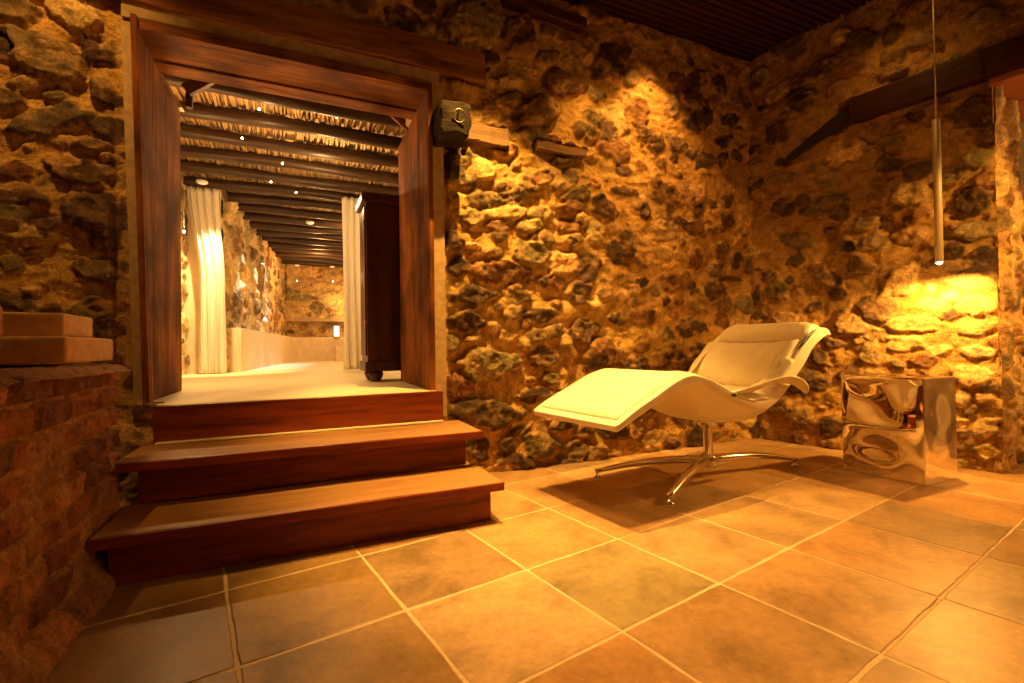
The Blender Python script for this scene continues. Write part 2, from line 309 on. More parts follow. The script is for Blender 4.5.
def masonry(name, origin, udir, normal, u0, u1, z0, z1, res, stones, relief, seed, nfill, mat, fill_tones='dgrl',
            fsize=(0.02, 0.085), hole=None, mortar=MORTAR, smear=0.5, big=None, parent=None, flip=False, rough=1.0, colf=None, flat=None):
    nu = int((u1 - u0) / res) + 1; nv = int((z1 - z0) / res) + 1
    us = np.linspace(u0, u1, nu); zs = np.linspace(z0, z1, nv)
    U, Z = np.meshgrid(us, zs)
    rel = relief(U, Z)
    Uw = U + 0.022 * fbm(U, Z, 9, seed + 1, 3) ; Zw = Z + 0.022 * fbm(U, Z, 9, seed + 2, 3)
    H = rough * (0.045 * fbm(U, Z, 1.8, seed + 3, 3) + (0.014 + .75 * rel) * fbm(U, Z * 1.35, 8, seed + 4, 5, 0.55)) + .25 * rel
    base = H.copy()
    ridged = np.abs(fbm(U, Z, 22, seed + 41, 3)); H = H - rel * 0.45 * (0.35 - ridged) * sstep(-.15, .25, fbm(U, Z, 4, seed + 43, 2))
    grit = rough * (.0045 * fbm(U, Z, 42, seed + 61, 2) + .010 * (np.abs(fbm(U, Z * 1.3, 17, seed + 62, 3)) - .15)) * (.6 + 9 * rel)
    C = np.ones(U.shape + (3,)) * mortar
    C *= (1 + 0.35 * fbm(U, Z, 3.0, seed + 5, 4))[..., None]
    C[..., 2] *= 0.9 + 0.3 * fbm(U, Z, 5, seed + 6, 2)
    occ = np.zeros(U.shape)
    rs = np.random.RandomState(seed)
    fine = fbm(U, Z, 26, seed + 7, 4, 0.6)
    sm = fbm(U, Z, 14, seed + 8, 4, 0.6)
    def put(cu, cz, ax, az, bx, bz, tone, k):
        det = ax * bz - az * bx
        if abs(det) < 1e-7: return
        ext = 1.35 * max(abs(ax) + abs(bx), abs(az) + abs(bz))
        i0 = np.searchsorted(us, cu - ext); i1 = np.searchsorted(us, cu + ext)
        j0 = np.searchsorted(zs, cz - ext); j1 = np.searchsorted(zs, cz + ext)
        if i1 - i0 < 2 or j1 - j0 < 2: return
        sl = (slice(j0, j1), slice(i0, i1))
        du = Uw[sl] - cu; dz = Zw[sl] - cz
        a = (bz * du - bx * dz) / det; b = (-az * du + ax * dz) / det
        size = math.sqrt(abs(det))
        nk = rs.randint(5, 9); th0 = rs.uniform(0, 6.28); q = 0          # irregular rounded polygon outline
        for kk in range(nk):
            th = th0 + 6.2832 * (kk + rs.uniform(-.28, .28)) / nk
            q = q + np.maximum(0, (a * math.cos(th) + b * math.sin(th)) / rs.uniform(.80, 1.02)) ** 9
        q = q ** (1 / 9)
        q = q * (1 + 0.22 * vnoise(U[sl], Z[sl], 0.8 / size, seed + 100 + k) + 0.18 * vnoise(U[sl], Z[sl], 2.4 / size, seed + 200 + k)) + .25 * fine[sl]
        m = sstep(1.06, 0.90, q)
        r = rel[sl] * rs.uniform(0.7, 1.35) * min(1.5, 0.55 + size * 6)
        dome = sstep(1.12, 0.74, q)
        tu, tz = rs.uniform(-.35, .35, 2)
        facet = 0.55 * vnoise(U[sl], Z[sl], 1.1 / size, seed + 300 + k) + 0.22 * vnoise(U[sl], Z[sl], 2.6 / size, seed + 400 + k)
        h = base[sl] * 0.75 + .15 * r + r * dome * (1 + facet + tu * a + tz * b) + r * 0.28 * fine[sl] * dome
        h2 = H[sl] * (1 - m) + h * m
        new = np.maximum(occ[sl], m)
        H[sl] = h2
        t = np.array(TONES[tone]) * rs.uniform(0.75, 1.3) * (1 + rs.uniform(-.08, .08, 3))
        cc = t[None, None, :] * (1 + 0.5 * fine[sl] + 0.5 * sm[sl])[..., None]
        # mortar smeared over part of the face
        s = sstep(0.10, 0.38, sm[sl] + 0.25 * (q - 0.6)) * smear
        cc = cc * (1 - s[..., None]) + (mortar * rs.uniform(.75, .95))[None, None, :] * s[..., None]
        C[sl] = C[sl] * (1 - m[..., None]) + cc * m[..., None]
        occ[sl] = new
    # filler stones first, listed stones on top
    lst = []
    for st in stones:
        cu, cz, ax, az, bx, bz, tone = st
        lst.append(st)
    pre = np.zeros(U.shape)
    for (cu, cz, ax, az, bx, bz, tone) in lst:
        det = ax * bz - az * bx
        if abs(det) < 1e-7: continue
        du = U - cu; dz = Z - cz
        q = ((bz * du - bx * dz) / det) ** 2 + ((-az * du + ax * dz) / det) ** 2
        pre = np.maximum(pre, (q < 1.35))
    k = 0
    centers = []
    for n in range(nfill):
        for tr in range(14):
            cu = rs.uniform(u0, u1); cz = rs.uniform(z0, z1)
            s = rs.uniform(*fsize) * (1.0 if n > nfill * .3 else 1.6)
            i = min(nu - 1, int((cu - u0) / (u1 - u0) * (nu - 1))); j = min(nv - 1, int((cz - z0) / (z1 - z0) * (nv - 1)))
            if pre[j, i] > .5: continue
            if any((cu - a) ** 2 + (cz - b) ** 2 < (0.85 * (s + c)) ** 2 for a, b, c in centers): continue
            centers.append((cu, cz, s))
            asp = rs.uniform(1.05, 1.9); g = rs.uniform(-.3, .3)
            ax, az = s * math.cos(g) * math.sqrt(asp), s * math.sin(g) * math.sqrt(asp)
            bx, bz = -s * math.sin(g) / math.sqrt(asp), s * math.cos(g) / math.sqrt(asp)
            put(cu, cz, ax, az, bx, bz, rs.choice(list(fill_tones)), k); k += 1
            break
    for st in lst:
        put(*st, k); k += 1
    if colf is not None: C = colf(U, Z, C, occ)
    H = H + grit
    for (a0, a1, b0, b1) in (flat or []):
        f = sstep(a0 - .02, a0, U) * sstep(a1 + .02, a1, U) * sstep(b0 - .02, b0, Z) * sstep(b1 + .02, b1, Z)
        H = H * (1 - f) + np.minimum(H, -.005) * f
    C = np.clip(C, 0.01, 0.95)
    P = np.array(origin)[None, None, :] + U[..., None] * np.array(udir) + Z[..., None] * np.array((0, 0, 1.)) + H[..., None] * np.array(normal)
    keep = None
    if hole is not None:
        Uc = (U[:-1, :-1] + U[1:, 1:]) / 2; Zc = (Z[:-1, :-1] + Z[1:, 1:]) / 2
        keep = ~hole(Uc, Zc)
    return grid_mesh(name, P, mat, parent, keep, C, True, flip)

YB = 2.83
def rel_back(U, Z):
    left = sstep(-0.3, -0.75, U)            # deep relief left of the door
    mid = sstep(0.7, 0.9, U) * sstep(2.15, 1.85, U)
    r = 0.012 + 0.016 * left + 0.018 * mid
    low = sstep(1.0, 0.6, Z) * sstep(1.7, 2.1, U)
    return r + 0.018 * low
def hole_back(U, Z):
    return ((U > -0.72) & (U < 0.76) & (Z < 2.40) & (Z > .55)) | ((U > -.60) & (U < .76) & (Z < .56))
wb = masonry('wall_back', (0, YB, 0), (1, 0, 0), (0, -1, 0), -2.3, 3.545, 0.0, 3.25, 0.0085, SB, rel_back, 11, 560, M_stone, hole=hole_back, smear=.65, fsize=(.02, .10), flat=[(-1.0, 1.10, 2.47, 2.66), (-.78, .84, .3, 2.49), (.72, .96, 2.0, 2.24), (.95, 1.26, 2.08, 2.21), (1.45, 1.85, 2.10, 2.17), (1.23, 1.87, 3.0, 3.11)])
tag(wb, kind='structure')

AR = math.radians(-78.15)
UR = (math.cos(AR), math.sin(AR), 0.0); NR = (math.sin(AR), -math.cos(AR), 0.0)
CO = (3.5378, 2.83, 0.0)
OPEN_U, OPEN_Z = 1.472, 2.345
def RW(u, z=0.0, d=0.0):
    return Vector((CO[0] + UR[0] * u + NR[0] * d, CO[1] + UR[1] * u + NR[1] * d, z))
def rel_right(U, Z):
    return 0.026 - 0.012 * sstep(.5, .9, U) * sstep(.45, .7, Z) * sstep(1.4, 1.2, Z)
def hole_right(U, Z):
    return (U > OPEN_U + .006) & (Z < OPEN_Z)
def jitter_col(U, Z, C, occ):
    return C
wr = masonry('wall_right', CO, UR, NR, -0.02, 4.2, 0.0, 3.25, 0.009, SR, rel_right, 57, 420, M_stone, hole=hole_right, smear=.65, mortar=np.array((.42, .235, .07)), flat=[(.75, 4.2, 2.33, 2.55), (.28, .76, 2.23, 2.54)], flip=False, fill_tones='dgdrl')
tag(wr, kind='structure')
# reveal of the opening in the right wall: irregular stacked stone edge
rel_rev = lambda U, Z: 0.022 + 0 * U
UR3 = (-NR[0], -NR[1], 0.0); 
rv = masonry('wall_reveal', tuple(RW(OPEN_U)), UR3, (UR[0], UR[1], 0), -0.012, 0.75, 0.0, OPEN_Z, 0.009, [], rel_rev, 91, 60, M_stone, flip=False, fill_tones='lrgl', fsize=(.04, .11), mortar=np.array((0.66, 0.40, 0.15)), flat=[(-.1, .018, -.1, 3.0)])
tag(rv, kind='structure')

# ------------------------------------------------------------------ wall cores behind the masonry
def struct_box(name, lo, hi, mat):
    return tag(box(name, lo, hi, mat, None, 0.0), kind='structure')
struct_box('wall_core_left', (-2.4, 2.90, 0), (-0.73, 3.62, 2.36), M_core)
struct_box('wall_core_left', (-2.4, 2.90, 2.36), (-0.96, 3.62, 3.25), M_plaster)
struct_box('wall_core_right', (0.77, 2.90, 0), (4.4, 3.62, 3.25), M_core)
struct_box('wall_core_top', (-0.96, 2.90, 2.47), (0.77, 3.22, 3.25), M_core)
bm = bmesh.new()
a, b_, c, d = RW(-0.3, 0, -.10), RW(OPEN_U - .02, 0, -.10), RW(OPEN_U - .02, 0, -.85), RW(-0.3, 0, -.85)
def prism(bm, quad, z0, z1):
    lo = [bm.verts.new((p.x, p.y, z0)) for p in quad]; hi = [bm.verts.new((p.x, p.y, z1)) for p in quad]
    n = len(quad)
    bm.faces.new(lo); bm.faces.new(hi)
    for i in range(n): bm.faces.new((lo[i], lo[(i + 1) % n], hi[(i + 1) % n], hi[i]))
prism(bm, [a, b_, c, d], 0, 3.25)
prism(bm, [RW(OPEN_U - .02, 0, -.10), RW(4.2, 0, -.10), RW(4.2, 0, -.85), RW(OPEN_U - .02, 0, -.85)], OPEN_Z + .2, 3.25)
tag(from_bm('wall_core_side', bm, M_core), kind='structure')

# ------------------------------------------------------------------ floor of flagstones
PHI = math.radians(9.76)
def tf(u, v, z=0.0):
    return (u * math.cos(PHI) - v * math.sin(PHI), u * math.sin(PHI) + v * math.cos(PHI), z)
xs = [0.094 - .4645 * k for k in range(9, 0, -1)] + [0.094, 0.541, 0.995, 1.461, 1.926, 2.42] + [2.42 + .47 * k for k in range(1, 9)]
ys = [0.489 - .46 * k for k in range(7, 0, -1)] + [0.489, 0.94, 1.395, 1.86, 2.32, 2.78, 3.24]
bm = bmesh.new(); cl = bm.loops.layers.float_color.new('tint')
tr = random.Random(5)
pal = [(0.47, 0.29, 0.13), (0.52, 0.31, 0.13), (0.42, 0.28, 0.14), (0.54, 0.35, 0.17), (0.46, 0.26, 0.105), (0.50, 0.34, 0.18)]
x_lab = len(xs)
for i in range(len(xs) - 1):
    for j in range(len(ys) - 1):
        g = 0.0045 if xs[i] < 1.4 else 0.003
        x0, x1, y0, y1 = xs[i] + g, xs[i + 1] - g, ys[j] + g, ys[j + 1] - g
        col = list(tr.choice(pal)); f = tr.uniform(0.78, 1.08); col = [c * f for c in col]
        if abs(xs[i] - .995) < .01 and abs(ys[j] - .94) < .01: col = [0.33, 0.26, 0.13]
        if xs[i] < .1: col = [c * .8 for c in (0.42, 0.26, 0.10)]  # left tiles darkened: the dimmer light there is put into their colour
        if abs(xs[i] - 1.461) < .01 and abs(ys[j] - .489) < .01: col = [0.44, 0.27, 0.12]
        nseg = 7
        dz = tr.uniform(-.0006, .0006); tx = tr.uniform(-.002, .002); ty = tr.uniform(-.002, .002)
        ring_o, ring_i = [], []
        def edge(p, q):
            return [(p[0] + (q[0] - p[0]) * t / nseg, p[1] + (q[1] - p[1]) * t / nseg) for t in range(nseg)]
        cs = [(x0, y0), (x1, y0), (x1, y1), (x0, y1)]
        loop = []
        for a4 in range(4): loop += edge(cs[a4], cs[(a4 + 1) % 4])
        cx_, cy_ = (x0 + x1) / 2, (y0 + y1) / 2
        jit = [tr.uniform(-.0022, .0022) for _ in loop]
        def mk(shr, z):
            out = []
            for (px, py), jj in zip(loop, jit):
                dx, dy = px - cx_, py - cy_
                s = 1 - (shr + jj) / 0.23
                out.append(bm.verts.new(tf(cx_ + dx * s, cy_ + dy * s, z + dz + tx * dx + ty * dy)))
            return out
        r0 = mk(0.0, -0.012); r1 = mk(0.0, -0.002); r2 = mk(0.004, 0.0)
        fs = []
        for A, B in ((r0, r1), (r1, r2)):
            for k in range(len(A)):
                fs.append(bm.faces.new((A[k], A[(k + 1) % len(A)], B[(k + 1) % len(A)], B[k])))
        fs.append(bm.faces.new(r2))
        for f_ in fs:
            for l in f_.loops: l[cl] = (*col, 1)
fl = tag(from_bm('floor', bm, M_tile), kind='structure')
bm = bmesh.new()
q = [tf(xs[0], ys[0], -.0018), tf(xs[-1], ys[0], -.0018), tf(xs[-1], ys[-1], -.0018), tf(xs[0], ys[-1], -.0018)]
prism(bm, [Vector(p) for p in q], -.05, -.0018)
tag(from_bm('floor_grout', bm, M_grout), kind='structure')

# ------------------------------------------------------------------ ceiling of thin dark slats
bm = bmesh.new()
y = -2.4
while y < 2.95:
    add_box(bm, (-2.4, y, 3.20), (5.6, y + .034, 3.225), 0)
    y += .05
add_box(bm, (-2.4, -2.4, 3.226), (5.6, 2.95, 3.26), 0)
tag(from_bm('ceiling', bm, M_ceil), kind='structure')

# the rest of the room: behind the viewer and beyond the opening
struct_box('wall_front', (-2.4, -2.42, 0), (5.5, -2.3, 3.2), M_core)
struct_box('wall_outer', (5.45, -2.4, 0), (5.58, 2.9, 3.2), M_plaster)
# ------------------------------------------------------------------ doorway
door = thing('door_1', None, None); tag(door, kind='structure')
JL, JR = -0.68, 0.72
# lintel beam across the front
bm = bmesh.new(); add_box(bm, (-0.98, 2.765, 2.475), (1.095, 2.86, 2.655), .008)
bmesh.ops.subdivide_edges(bm, edges=[e for e in bm.edges if e.calc_length() > .5], cuts=24)
for v in bm.verts: v.co.z += 0.006 * math.sin(v.co.x * 4.1) + .003 * math.sin(v.co.x * 13); v.co.y += .003 * math.sin(v.co.x * 9)
from_bm('lintel_beam', bm, M_lintel, door)
# plaster strip round the opening
bm = bmesh.new()
add_box(bm, (-0.75, 2.79, 2.395), (0.80, 2.90, 2.476), .004)
add_box(bm, (-0.755, 2.805, 0.545), (-0.70, 2.90, 2.395), .004)
add_box(bm, (0.745, 2.80, 0.38), (0.825, 2.90, 2.395), .004)
from_bm('plaster_edge', bm, M_edgeplaster, door)
# head board and soffit planks, stepped
box('head_board', (JL - .03, 2.775, 2.345), (JR + .03, 2.84, 2.40), M_frameX, door, .003)
for k, (y0, y1, z) in enumerate([(2.842, 2.955, 2.352), (2.958, 3.075, 2.362), (3.078, 3.20, 2.350)]):
    box('soffit_board', (JL - .03, y0, z), (JR + .03, y1, z + .035), M_frameX, door, .004)
# jamb linings, three planks each side
for side, X, s in (('l', JL, -1), ('r', JR, 1)):
    x0, x1 = (X - .035, X) if s < 0 else (X, X + .035)
    for (y0, y1) in ((2.80, 3.02), (3.023, 3.30), (3.303, 3.67)):
        box('jamb_lining', (x0, y0, 0.547 if y0 > 2.9 else 0.547), (x1, y1, 2.345), M_frameZ, door, .004)
    if s < 0: je = box('jamb_edge', (X - .028, 2.755, 0.546), (X - .001, 2.80, 2.40), M_frameZ, door, .006)
    else: box('jamb_edge', (X + .001, 2.765, 0.546), (X + .03, 2.80, 2.345), M_frameZ, door, .006)
for o in door.children:      # the old left jamb leans inwards at its foot
    if o.name.startswith(('jamb_', 'plaster_edge')):
        for v in o.data.vertices:
            if v.co.x < -.6 and v.co.y < 2.95 and v.co.z < 2.3: v.co.x += .042 * max(0, min(1, 1 - (v.co.z - .547) / 1.85)) * (1 if v.co.y < 2.93 else 0)
# small braces above the linings
bm = bmesh.new(); add_box(bm, (-.11, -.02, -.035), (.11, .02, .035), .004, Matrix.Rotation(R(-40), 3, 'Y'))
from_bm('corner_brace', bm, M_darkwood, door, loc=(-0.535, 3.5, 2.49))
box('corner_brace', (-.625, 3.52, 2.33), (-.59, 3.56, 2.43), M_darkwood, door, .004)
bm = bmesh.new(); add_box(bm, (-.12, -.015, -.012), (.12, .015, .012), .003, Matrix.Rotation(R(38), 3, 'Y'))
from_bm('corner_brace', bm, M_frameX, door, loc=(0.66, 3.45, 2.46))
# pale sloping plaster over the left lining
bm = bmesh.new()
prism_pts = [(-0.86, 2.62), (-0.79, 2.60), (-0.655, 2.352), (-0.86, 2.352)]
lo = [bm.verts.new((x, 3.60, z)) for x, z in prism_pts]; hi = [bm.verts.new((x, 3.66, z)) for x, z in prism_pts]
bm.faces.new(lo); bm.faces.new(hi)
for i in range(4): bm.faces.new((lo[i], lo[(i + 1) % 4], hi[(i + 1) % 4], hi[i]))
from_bm('plaster_edge', bm, M_plaster, door)

# ------------------------------------------------------------------ steps
def step(label, x0, x1, zt, ztb, yf, yb, r0, r1, ry, zb):
    t = thing('wooden_step', label, 'step', ((x0 + x1) / 2, ry, zb))
    L = t.location
    def bx(n, lo, hi, m, bv=.004):
        return box(n, tuple(lo[i] - L[i] for i in range(3)), tuple(hi[i] - L[i] for i in range(3)), m, t, bv)
    bm = bmesh.new(); add_box(bm, (x0 - L[0], yf - L[1], zt - .037 - L[2]), (x1 - L[0], yb - L[1], zt - L[2]), .006)
    bmesh.ops.subdivide_edges(bm, edges=[e for e in bm.edges if e.calc_length() > .8], cuts=18)
    for v in bm.verts: v.co.z += .0018 * math.sin(v.co.x * 7 + v.co.y * 5); v.co.y += .002 * math.sin(v.co.x * 11)
    tr_ = from_bm('tread', bm, M_tread, t)
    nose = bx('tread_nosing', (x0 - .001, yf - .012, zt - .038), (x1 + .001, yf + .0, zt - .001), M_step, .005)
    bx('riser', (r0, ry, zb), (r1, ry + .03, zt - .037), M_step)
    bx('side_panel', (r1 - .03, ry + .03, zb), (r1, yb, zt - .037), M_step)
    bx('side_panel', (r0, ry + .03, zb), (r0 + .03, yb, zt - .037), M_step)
    return t
step('lowest wooden step, on the stone floor, with a worn tread painted paler as lit and red-brown riser', -0.632, 0.852, .185, 0, 2.002, 2.374, -.593, .807, 2.047, .001)
step('second wooden step above, just below the threshold of the doorway', -0.655, 0.866, .370,   .1855, 2.302, 2.699, -.592, .800, 2.375, .187)
th = thing('door_threshold', None, None); tag(th, kind='structure')
box('threshold_riser', (-0.615, 2.70, .372), (0.775, 2.735, .545), M_step, th, .004)
box('pale_strip', (-0.60, 2.655, .371), (0.765, 2.699, .379), M_plaster, th, .002)  # thin pale strip along the back of the upper tread
o = masonry('wall_back_rubble', (0, 2.725, 0), (1, 0, 0), (0, -1, 0), -1.2, -.605, 0.0, .56, .009, [], lambda U, Z: .02 + 0 * U, 301, 40, M_stone, smear=.8, fill_tones='lgrl')
tag(o, kind='structure')
# rubble under the steps, beside the brick wall
struct_box('threshold_core', (-0.72, 2.735, 0), (0.77, 2.90, .535), M_core)

# ------------------------------------------------------------------ far room
struct_box('floor_far', (-1.35, 3.62, .40), (1.9, 12.0, .546), M_screed)
struct_box('floor_doorway', (-.70, 2.735, .40), (.745, 3.62, .546), M_screed)
farrel = lambda U, Z: 0.018 + 0 * U
TF = ((0.62, 0.50, 0.30),)
fm = np.array((0.72, 0.58, 0.36))
w = masonry('wall_far_left', (-1.13, 3.55, 0), (0, 1, 0), (1, 0, 0), 0, 2.75, .5, 2.85, .016, [], farrel, 131, 160, M_farstone, 'llg', (.04, .12), mortar=fm, flip=False)
tag(w, kind='structure')
Lv = Vector((-0.80, 6.30, 0)); Le = Vector((-0.22, 11.65, 0)); dl = (Le - Lv); ll = dl.length; dl.normalize()
nl = Vector((dl.y, -dl.x, 0))
w = masonry('wall_far_left', tuple(Lv), tuple(dl), tuple(nl), 0, ll, .5, 2.85, .018, [], lambda U, Z: .022 + 0 * U, 171, 260, M_farstone, 'lrgd', (.05, .15), mortar=np.array((.55, .40, .20)), flip=False)
tag(w, kind='structure')
w = masonry('wall_far_end', (-0.35, 11.6, 0), (1, 0, 0), (0, -1, 0), 0, 2.3, .5, 2.85, .018, [], farrel, 191, 160, M_farstone, 'lrgl', (.05, .15), mortar=np.array((.55, .36, .16)))
tag(w, kind='structure')
struct_box('wall_far_partition', (-1.25, 6.28, .5), (-0.785, 6.42, 2.85), M_plaster)
struct_box('wall_far_right', (1.75, 3.6, .4), (1.9, 12, 2.9), M_plaster)
struct_box('wall_far_outer', (-1.45, 3.55, .4), (-1.22, 12, 2.9), M_core)
# low plaster bench along the walls
bm = bmesh.new()
def LW(u, d): return Lv + dl * u + nl * d
prism(bm, [LW(.2, -.05), LW(ll, -.05), LW(ll - .1, .17), LW(.2, .17)], .546, 1.07)
tag(from_bm('trim_1', bm, M_plaster), kind='structure')
struct_box('trim_2', (-0.22, 11.32, .546), (1.75, 11.55, 1.07), M_plaster)
# stone ledge
struct_box('trim_4', (-0.22, 11.36, 1.42), (1.75, 11.55, 1.50), M_core)

# log beams and reeds
r2 = random.Random(3)
ordn = ['nearest', 'second', 'third', 'fourth', 'fifth', 'sixth', 'seventh', 'eighth', 'ninth', 'tenth', 'eleventh', 'twelfth', 'thirteenth', 'fourteenth', 'fifteenth', 'sixteenth', 'farthest']
for k in range(17):
    yb = 3.86 + .45 * k
    pts = []; rad = []
    ph = r2.uniform(0, 6)
    for i in range(19):
        x = -1.25 + i * (3.1 / 18)
        pts.append((x, yb + .012 * math.sin(x * 2.1 + ph), 2.652 + .008 * math.sin(x * 3 + ph * 2)))
        rad.append(.054 + .004 * math.sin(x * 5 + ph) + r2.uniform(-.0025, .0025))
    o = tube('ceiling_log', pts, rad, M_log, None, 14)
    tag(o, ('dark round ceiling log, the %s one from the doorway' % ordn[k]), 'beam', 'dark log beams under the reed ceiling')
bm = bmesh.new()
x = -1.25
while x < 1.8:
    for sgm in range(6):
        ya = 3.5 + sgm * 1.4
        sk = r2.uniform(-.10, .10); rr = r2.uniform(.006, .013)
        zc = 2.722 + r2.uniform(-.014, .012)
        add_tube(bm, [(x, ya, zc), (x + sk * .5, ya + .7, zc + r2.uniform(-.01, .01)), (x + sk, ya + 1.5, zc)], [rr] * 3, 5, False)
    x += .021
add_box(bm, (-1.3, 3.5, 2.742), (1.85, 12.0, 2.76), 0)
tag(from_bm('ceiling_far', bm, M_reed), kind='structure')
# ------------------------------------------------------------------ embedded timbers on the back wall
def old_timber(name, label, x0, x1, z0, z1, y0, y1, slope, mat=None, seed=1, cat='timber'):
    bm = bmesh.new()
    add_box(bm, (0, y0 - YB, z0 - z1), (x1 - x0, y1 - YB, 0), .006)
    bmesh.ops.subdivide_edges(bm, edges=[e for e in bm.edges if e.calc_length() > .15], cuts=10)
    rr = random.Random(seed)
    for v in bm.verts:
        v.co.z += slope * v.co.x + rr.uniform(-.003, .003) + .004 * math.sin(v.co.x * 23)
        v.co.y += rr.uniform(-.003, .003)
    o = from_bm(name, bm, mat or M_oldwood, None, loc=(x0, YB, z1))
    return tag(o, label, cat)
old_timber('embedded_strip', 'short weathered board set in the stones beside the dark beam stub', 0.95, 1.25, 2.09, 2.20, 2.765, 2.86, -.02, seed=2)
old_timber('embedded_strip', 'thin dark weathered board set in the wall, right of the shorter one', 1.46, 1.845, 2.112, 2.165, 2.772, 2.86, -.01, seed=3)
old_timber('embedded_strip', 'dark strip high in the back wall near the ceiling', 1.24, 1.86, 3.03, 3.105, 2.765, 2.86, -.03, M_darkwood, 4)  # narrow dark strip set on the wall face

# dark beam stub with an iron ring
st = thing('beam_stub', 'dark blackened beam end with an iron ring, right of the doorway', 'beam', (0.838, 2.72, 2.118))
bm = bmesh.new(); add_box(bm, (-.090, -.14, -.095), (.090, .14, .090), .016, None, 3)
bmesh.ops.subdivide_edges(bm, edges=bm.edges[:], cuts=5, use_grid_fill=True)
rr = random.Random(9)
for v in bm.verts:
    v.co.x *= 1 - .10 * (1 if v.co.z < -.04 else 0) * abs(v.co.z) / .1
    v.co += Vector((.006 * math.sin(v.co.z * 60 + v.co.y * 30), .006 * math.sin(v.co.x * 50 + v.co.z * 20), .006 * math.sin(v.co.x * 40 + 1)))
from_bm('stub_block', bm, mat_wood('charred_wood', (0.006, 0.004, 0.003), (0.045, 0.032, 0.02), 'X', 0.9, 20, 0.9, spec=.1), st, True)
bm = bmesh.new()
ringp = [(.012 + .034 * math.cos(a), -.156 - .01 * math.sin(a), .0 + .034 * math.sin(a)) for a in [2 * math.pi * i / 20 for i in range(21)]]
add_tube(bm, ringp, [.0035] * 21, 8, False)
add_tube(bm, [(.012, -.125, .034), (.012, -.162, .036)], [.006, .005], 8)
from_bm('iron_ring', bm, M_iron, st, True)

# ------------------------------------------------------------------ beam over the opening in the right wall
def rbox(name, u0, u1, z0, z1, d0, d1, mat, parent=None, slope=0.0, bev=.006):
    bm = bmesh.new()
    add_box(bm, (0, -d1, 0), (u1 - u0, -d0, z1 - z0), bev)
    bmesh.ops.subdivide_edges(bm, edges=[e for e in bm.edges if e.calc_length() > .3], cuts=10)
    for v in bm.verts: v.co.z += .004 * math.sin(v.co.x * 9) + slope * v.co.x
    o = from_bm(name, bm, mat, parent)
    o.location = RW(u0, z0); o.rotation_euler = (0, 0, AR)
    return o
o = rbox('opening_beam', 0.75, 4.1, 2.375, 2.545, -.30, .075, mat_wood('reddish_dark_timber', (0.012, 0.003, 0.002), (0.055, 0.014, 0.006), 'X', .55, 7, .25))
tag(o, kind='structure')
o = rbox('embedded_strip', 0.30, 0.745, 2.262, 2.40, .0, .035, M_black, None, .0)
for v in o.data.vertices:   # tapering, slanting black wedge that paints the shade of a recess
    t = v.co.x / .445; f = v.co.z / .138
    v.co.z = -.025 + .163 * t + (.048 + .082 * t) * f
tag(o, 'black wedge painted for a shaded recess in the right wall, touching the end of the long dark beam', 'timber')
o = rbox('opening_soffit', OPEN_U - .02, 4.1, 2.335, 2.374, -.85, .03, mat_wood('orange_soffit', (0.22, 0.07, 0.03), (0.45, 0.17, 0.07), 'X', .5, 9, .2))
tag(o, kind='structure')

# ------------------------------------------------------------------ brick wall at the left with its ledge
TB = [np.array(c) for c in ((0.34, 0.11, 0.035), (0.27, 0.08, 0.025), (0.44, 0.17, 0.055), (0.18, 0.06, 0.025))]
def brick_wall():
    res = .006
    u = np.arange(0.3, 2.01, res); z = np.arange(0, .765, res)
    U, Z = np.meshgrid(u, z)
    ch = .084; bl = .235
    Zw = Z + .010 * fbm(U, Z, 5, 801, 3); Uw = U + .018 * fbm(U, Z, 8, 802, 3)
    row = np.floor(Zw / ch); fz = Zw / ch - row
    off = (row % 2) * .5 + .13 * np.sin(row * 7.1)
    col = np.floor(Uw / bl + off); fu = Uw / bl + off - col
    e = np.minimum(np.minimum(fz, 1 - fz) * ch, np.minimum(fu, 1 - fu) * bl)
    e = e + .006 * fbm(U, Z, 40, 803, 3)
    m = sstep(.005, .013, e)
    hsh = np.sin(row * 127.1 + col * 311.7) * 43758.5453; hsh = hsh - np.floor(hsh)
    wear = sstep(.22, -.10, fbm(U, Z, 2.6, 804, 4) + (Z - .22) * 1.3 + .25 * (1.2 - U))     # plaster covers the lower part
    m = m * (1 - .85 * wear)
    C = np.zeros(U.shape + (3,))
    for i, c in enumerate(TB):
        s = ((hsh * 4).astype(int) == i)
        C[s] = c
    C *= (1 + .5 * fbm(U, Z, 18, 805, 4))[..., None]
    mor = np.array((0.40, 0.20, 0.07)) * (1 + .5 * fbm(U, Z, 12, 806, 4))[..., None]
    C = C * m[..., None] + mor * (1 - m[..., None])
    H = .020 * m * (.5 + .9 * hsh) + .014 * fbm(U, Z, 14, 807, 5, .6) + .03 * fbm(U, Z, 2.5, 808, 3)
    H += .07 * sstep(.16, 0, Z) ** 2 + .012 * wear - .02 * sstep(.74, .765, Z)
    X = -0.635 - .035 * (U - .3) / 2.2
    P = np.stack([X + H, U + .35 + 0 * U, Z], -1)
    o = grid_mesh('wall_left', P, M_brick, None, None, np.clip(C, .01, .9), True)
    return tag(o, kind='structure')
brick_wall()
# ledge top
u = np.arange(-2.3, -.60, .015); v = np.arange(.65, 2.365, .015)
U, V = np.meshgrid(u, v)
Hh = .756 + .010 * fbm(U, V, 8, 811, 4) - .03 * sstep(-.65, -.60, U)
C = np.ones(U.shape + (3,)) * np.array((.34, .17, .075)) * (1 + .5 * fbm(U, V, 10, 812, 4))[..., None]
o = grid_mesh('wall_left_ledge', np.stack([U, V, Hh], -1), M_brick, None, None, np.clip(C, .01, .9)); tag(o, kind='structure')
struct_box('wall_left_core', (-2.3, .65, 0), (-.70, 2.35, .735), M_core)

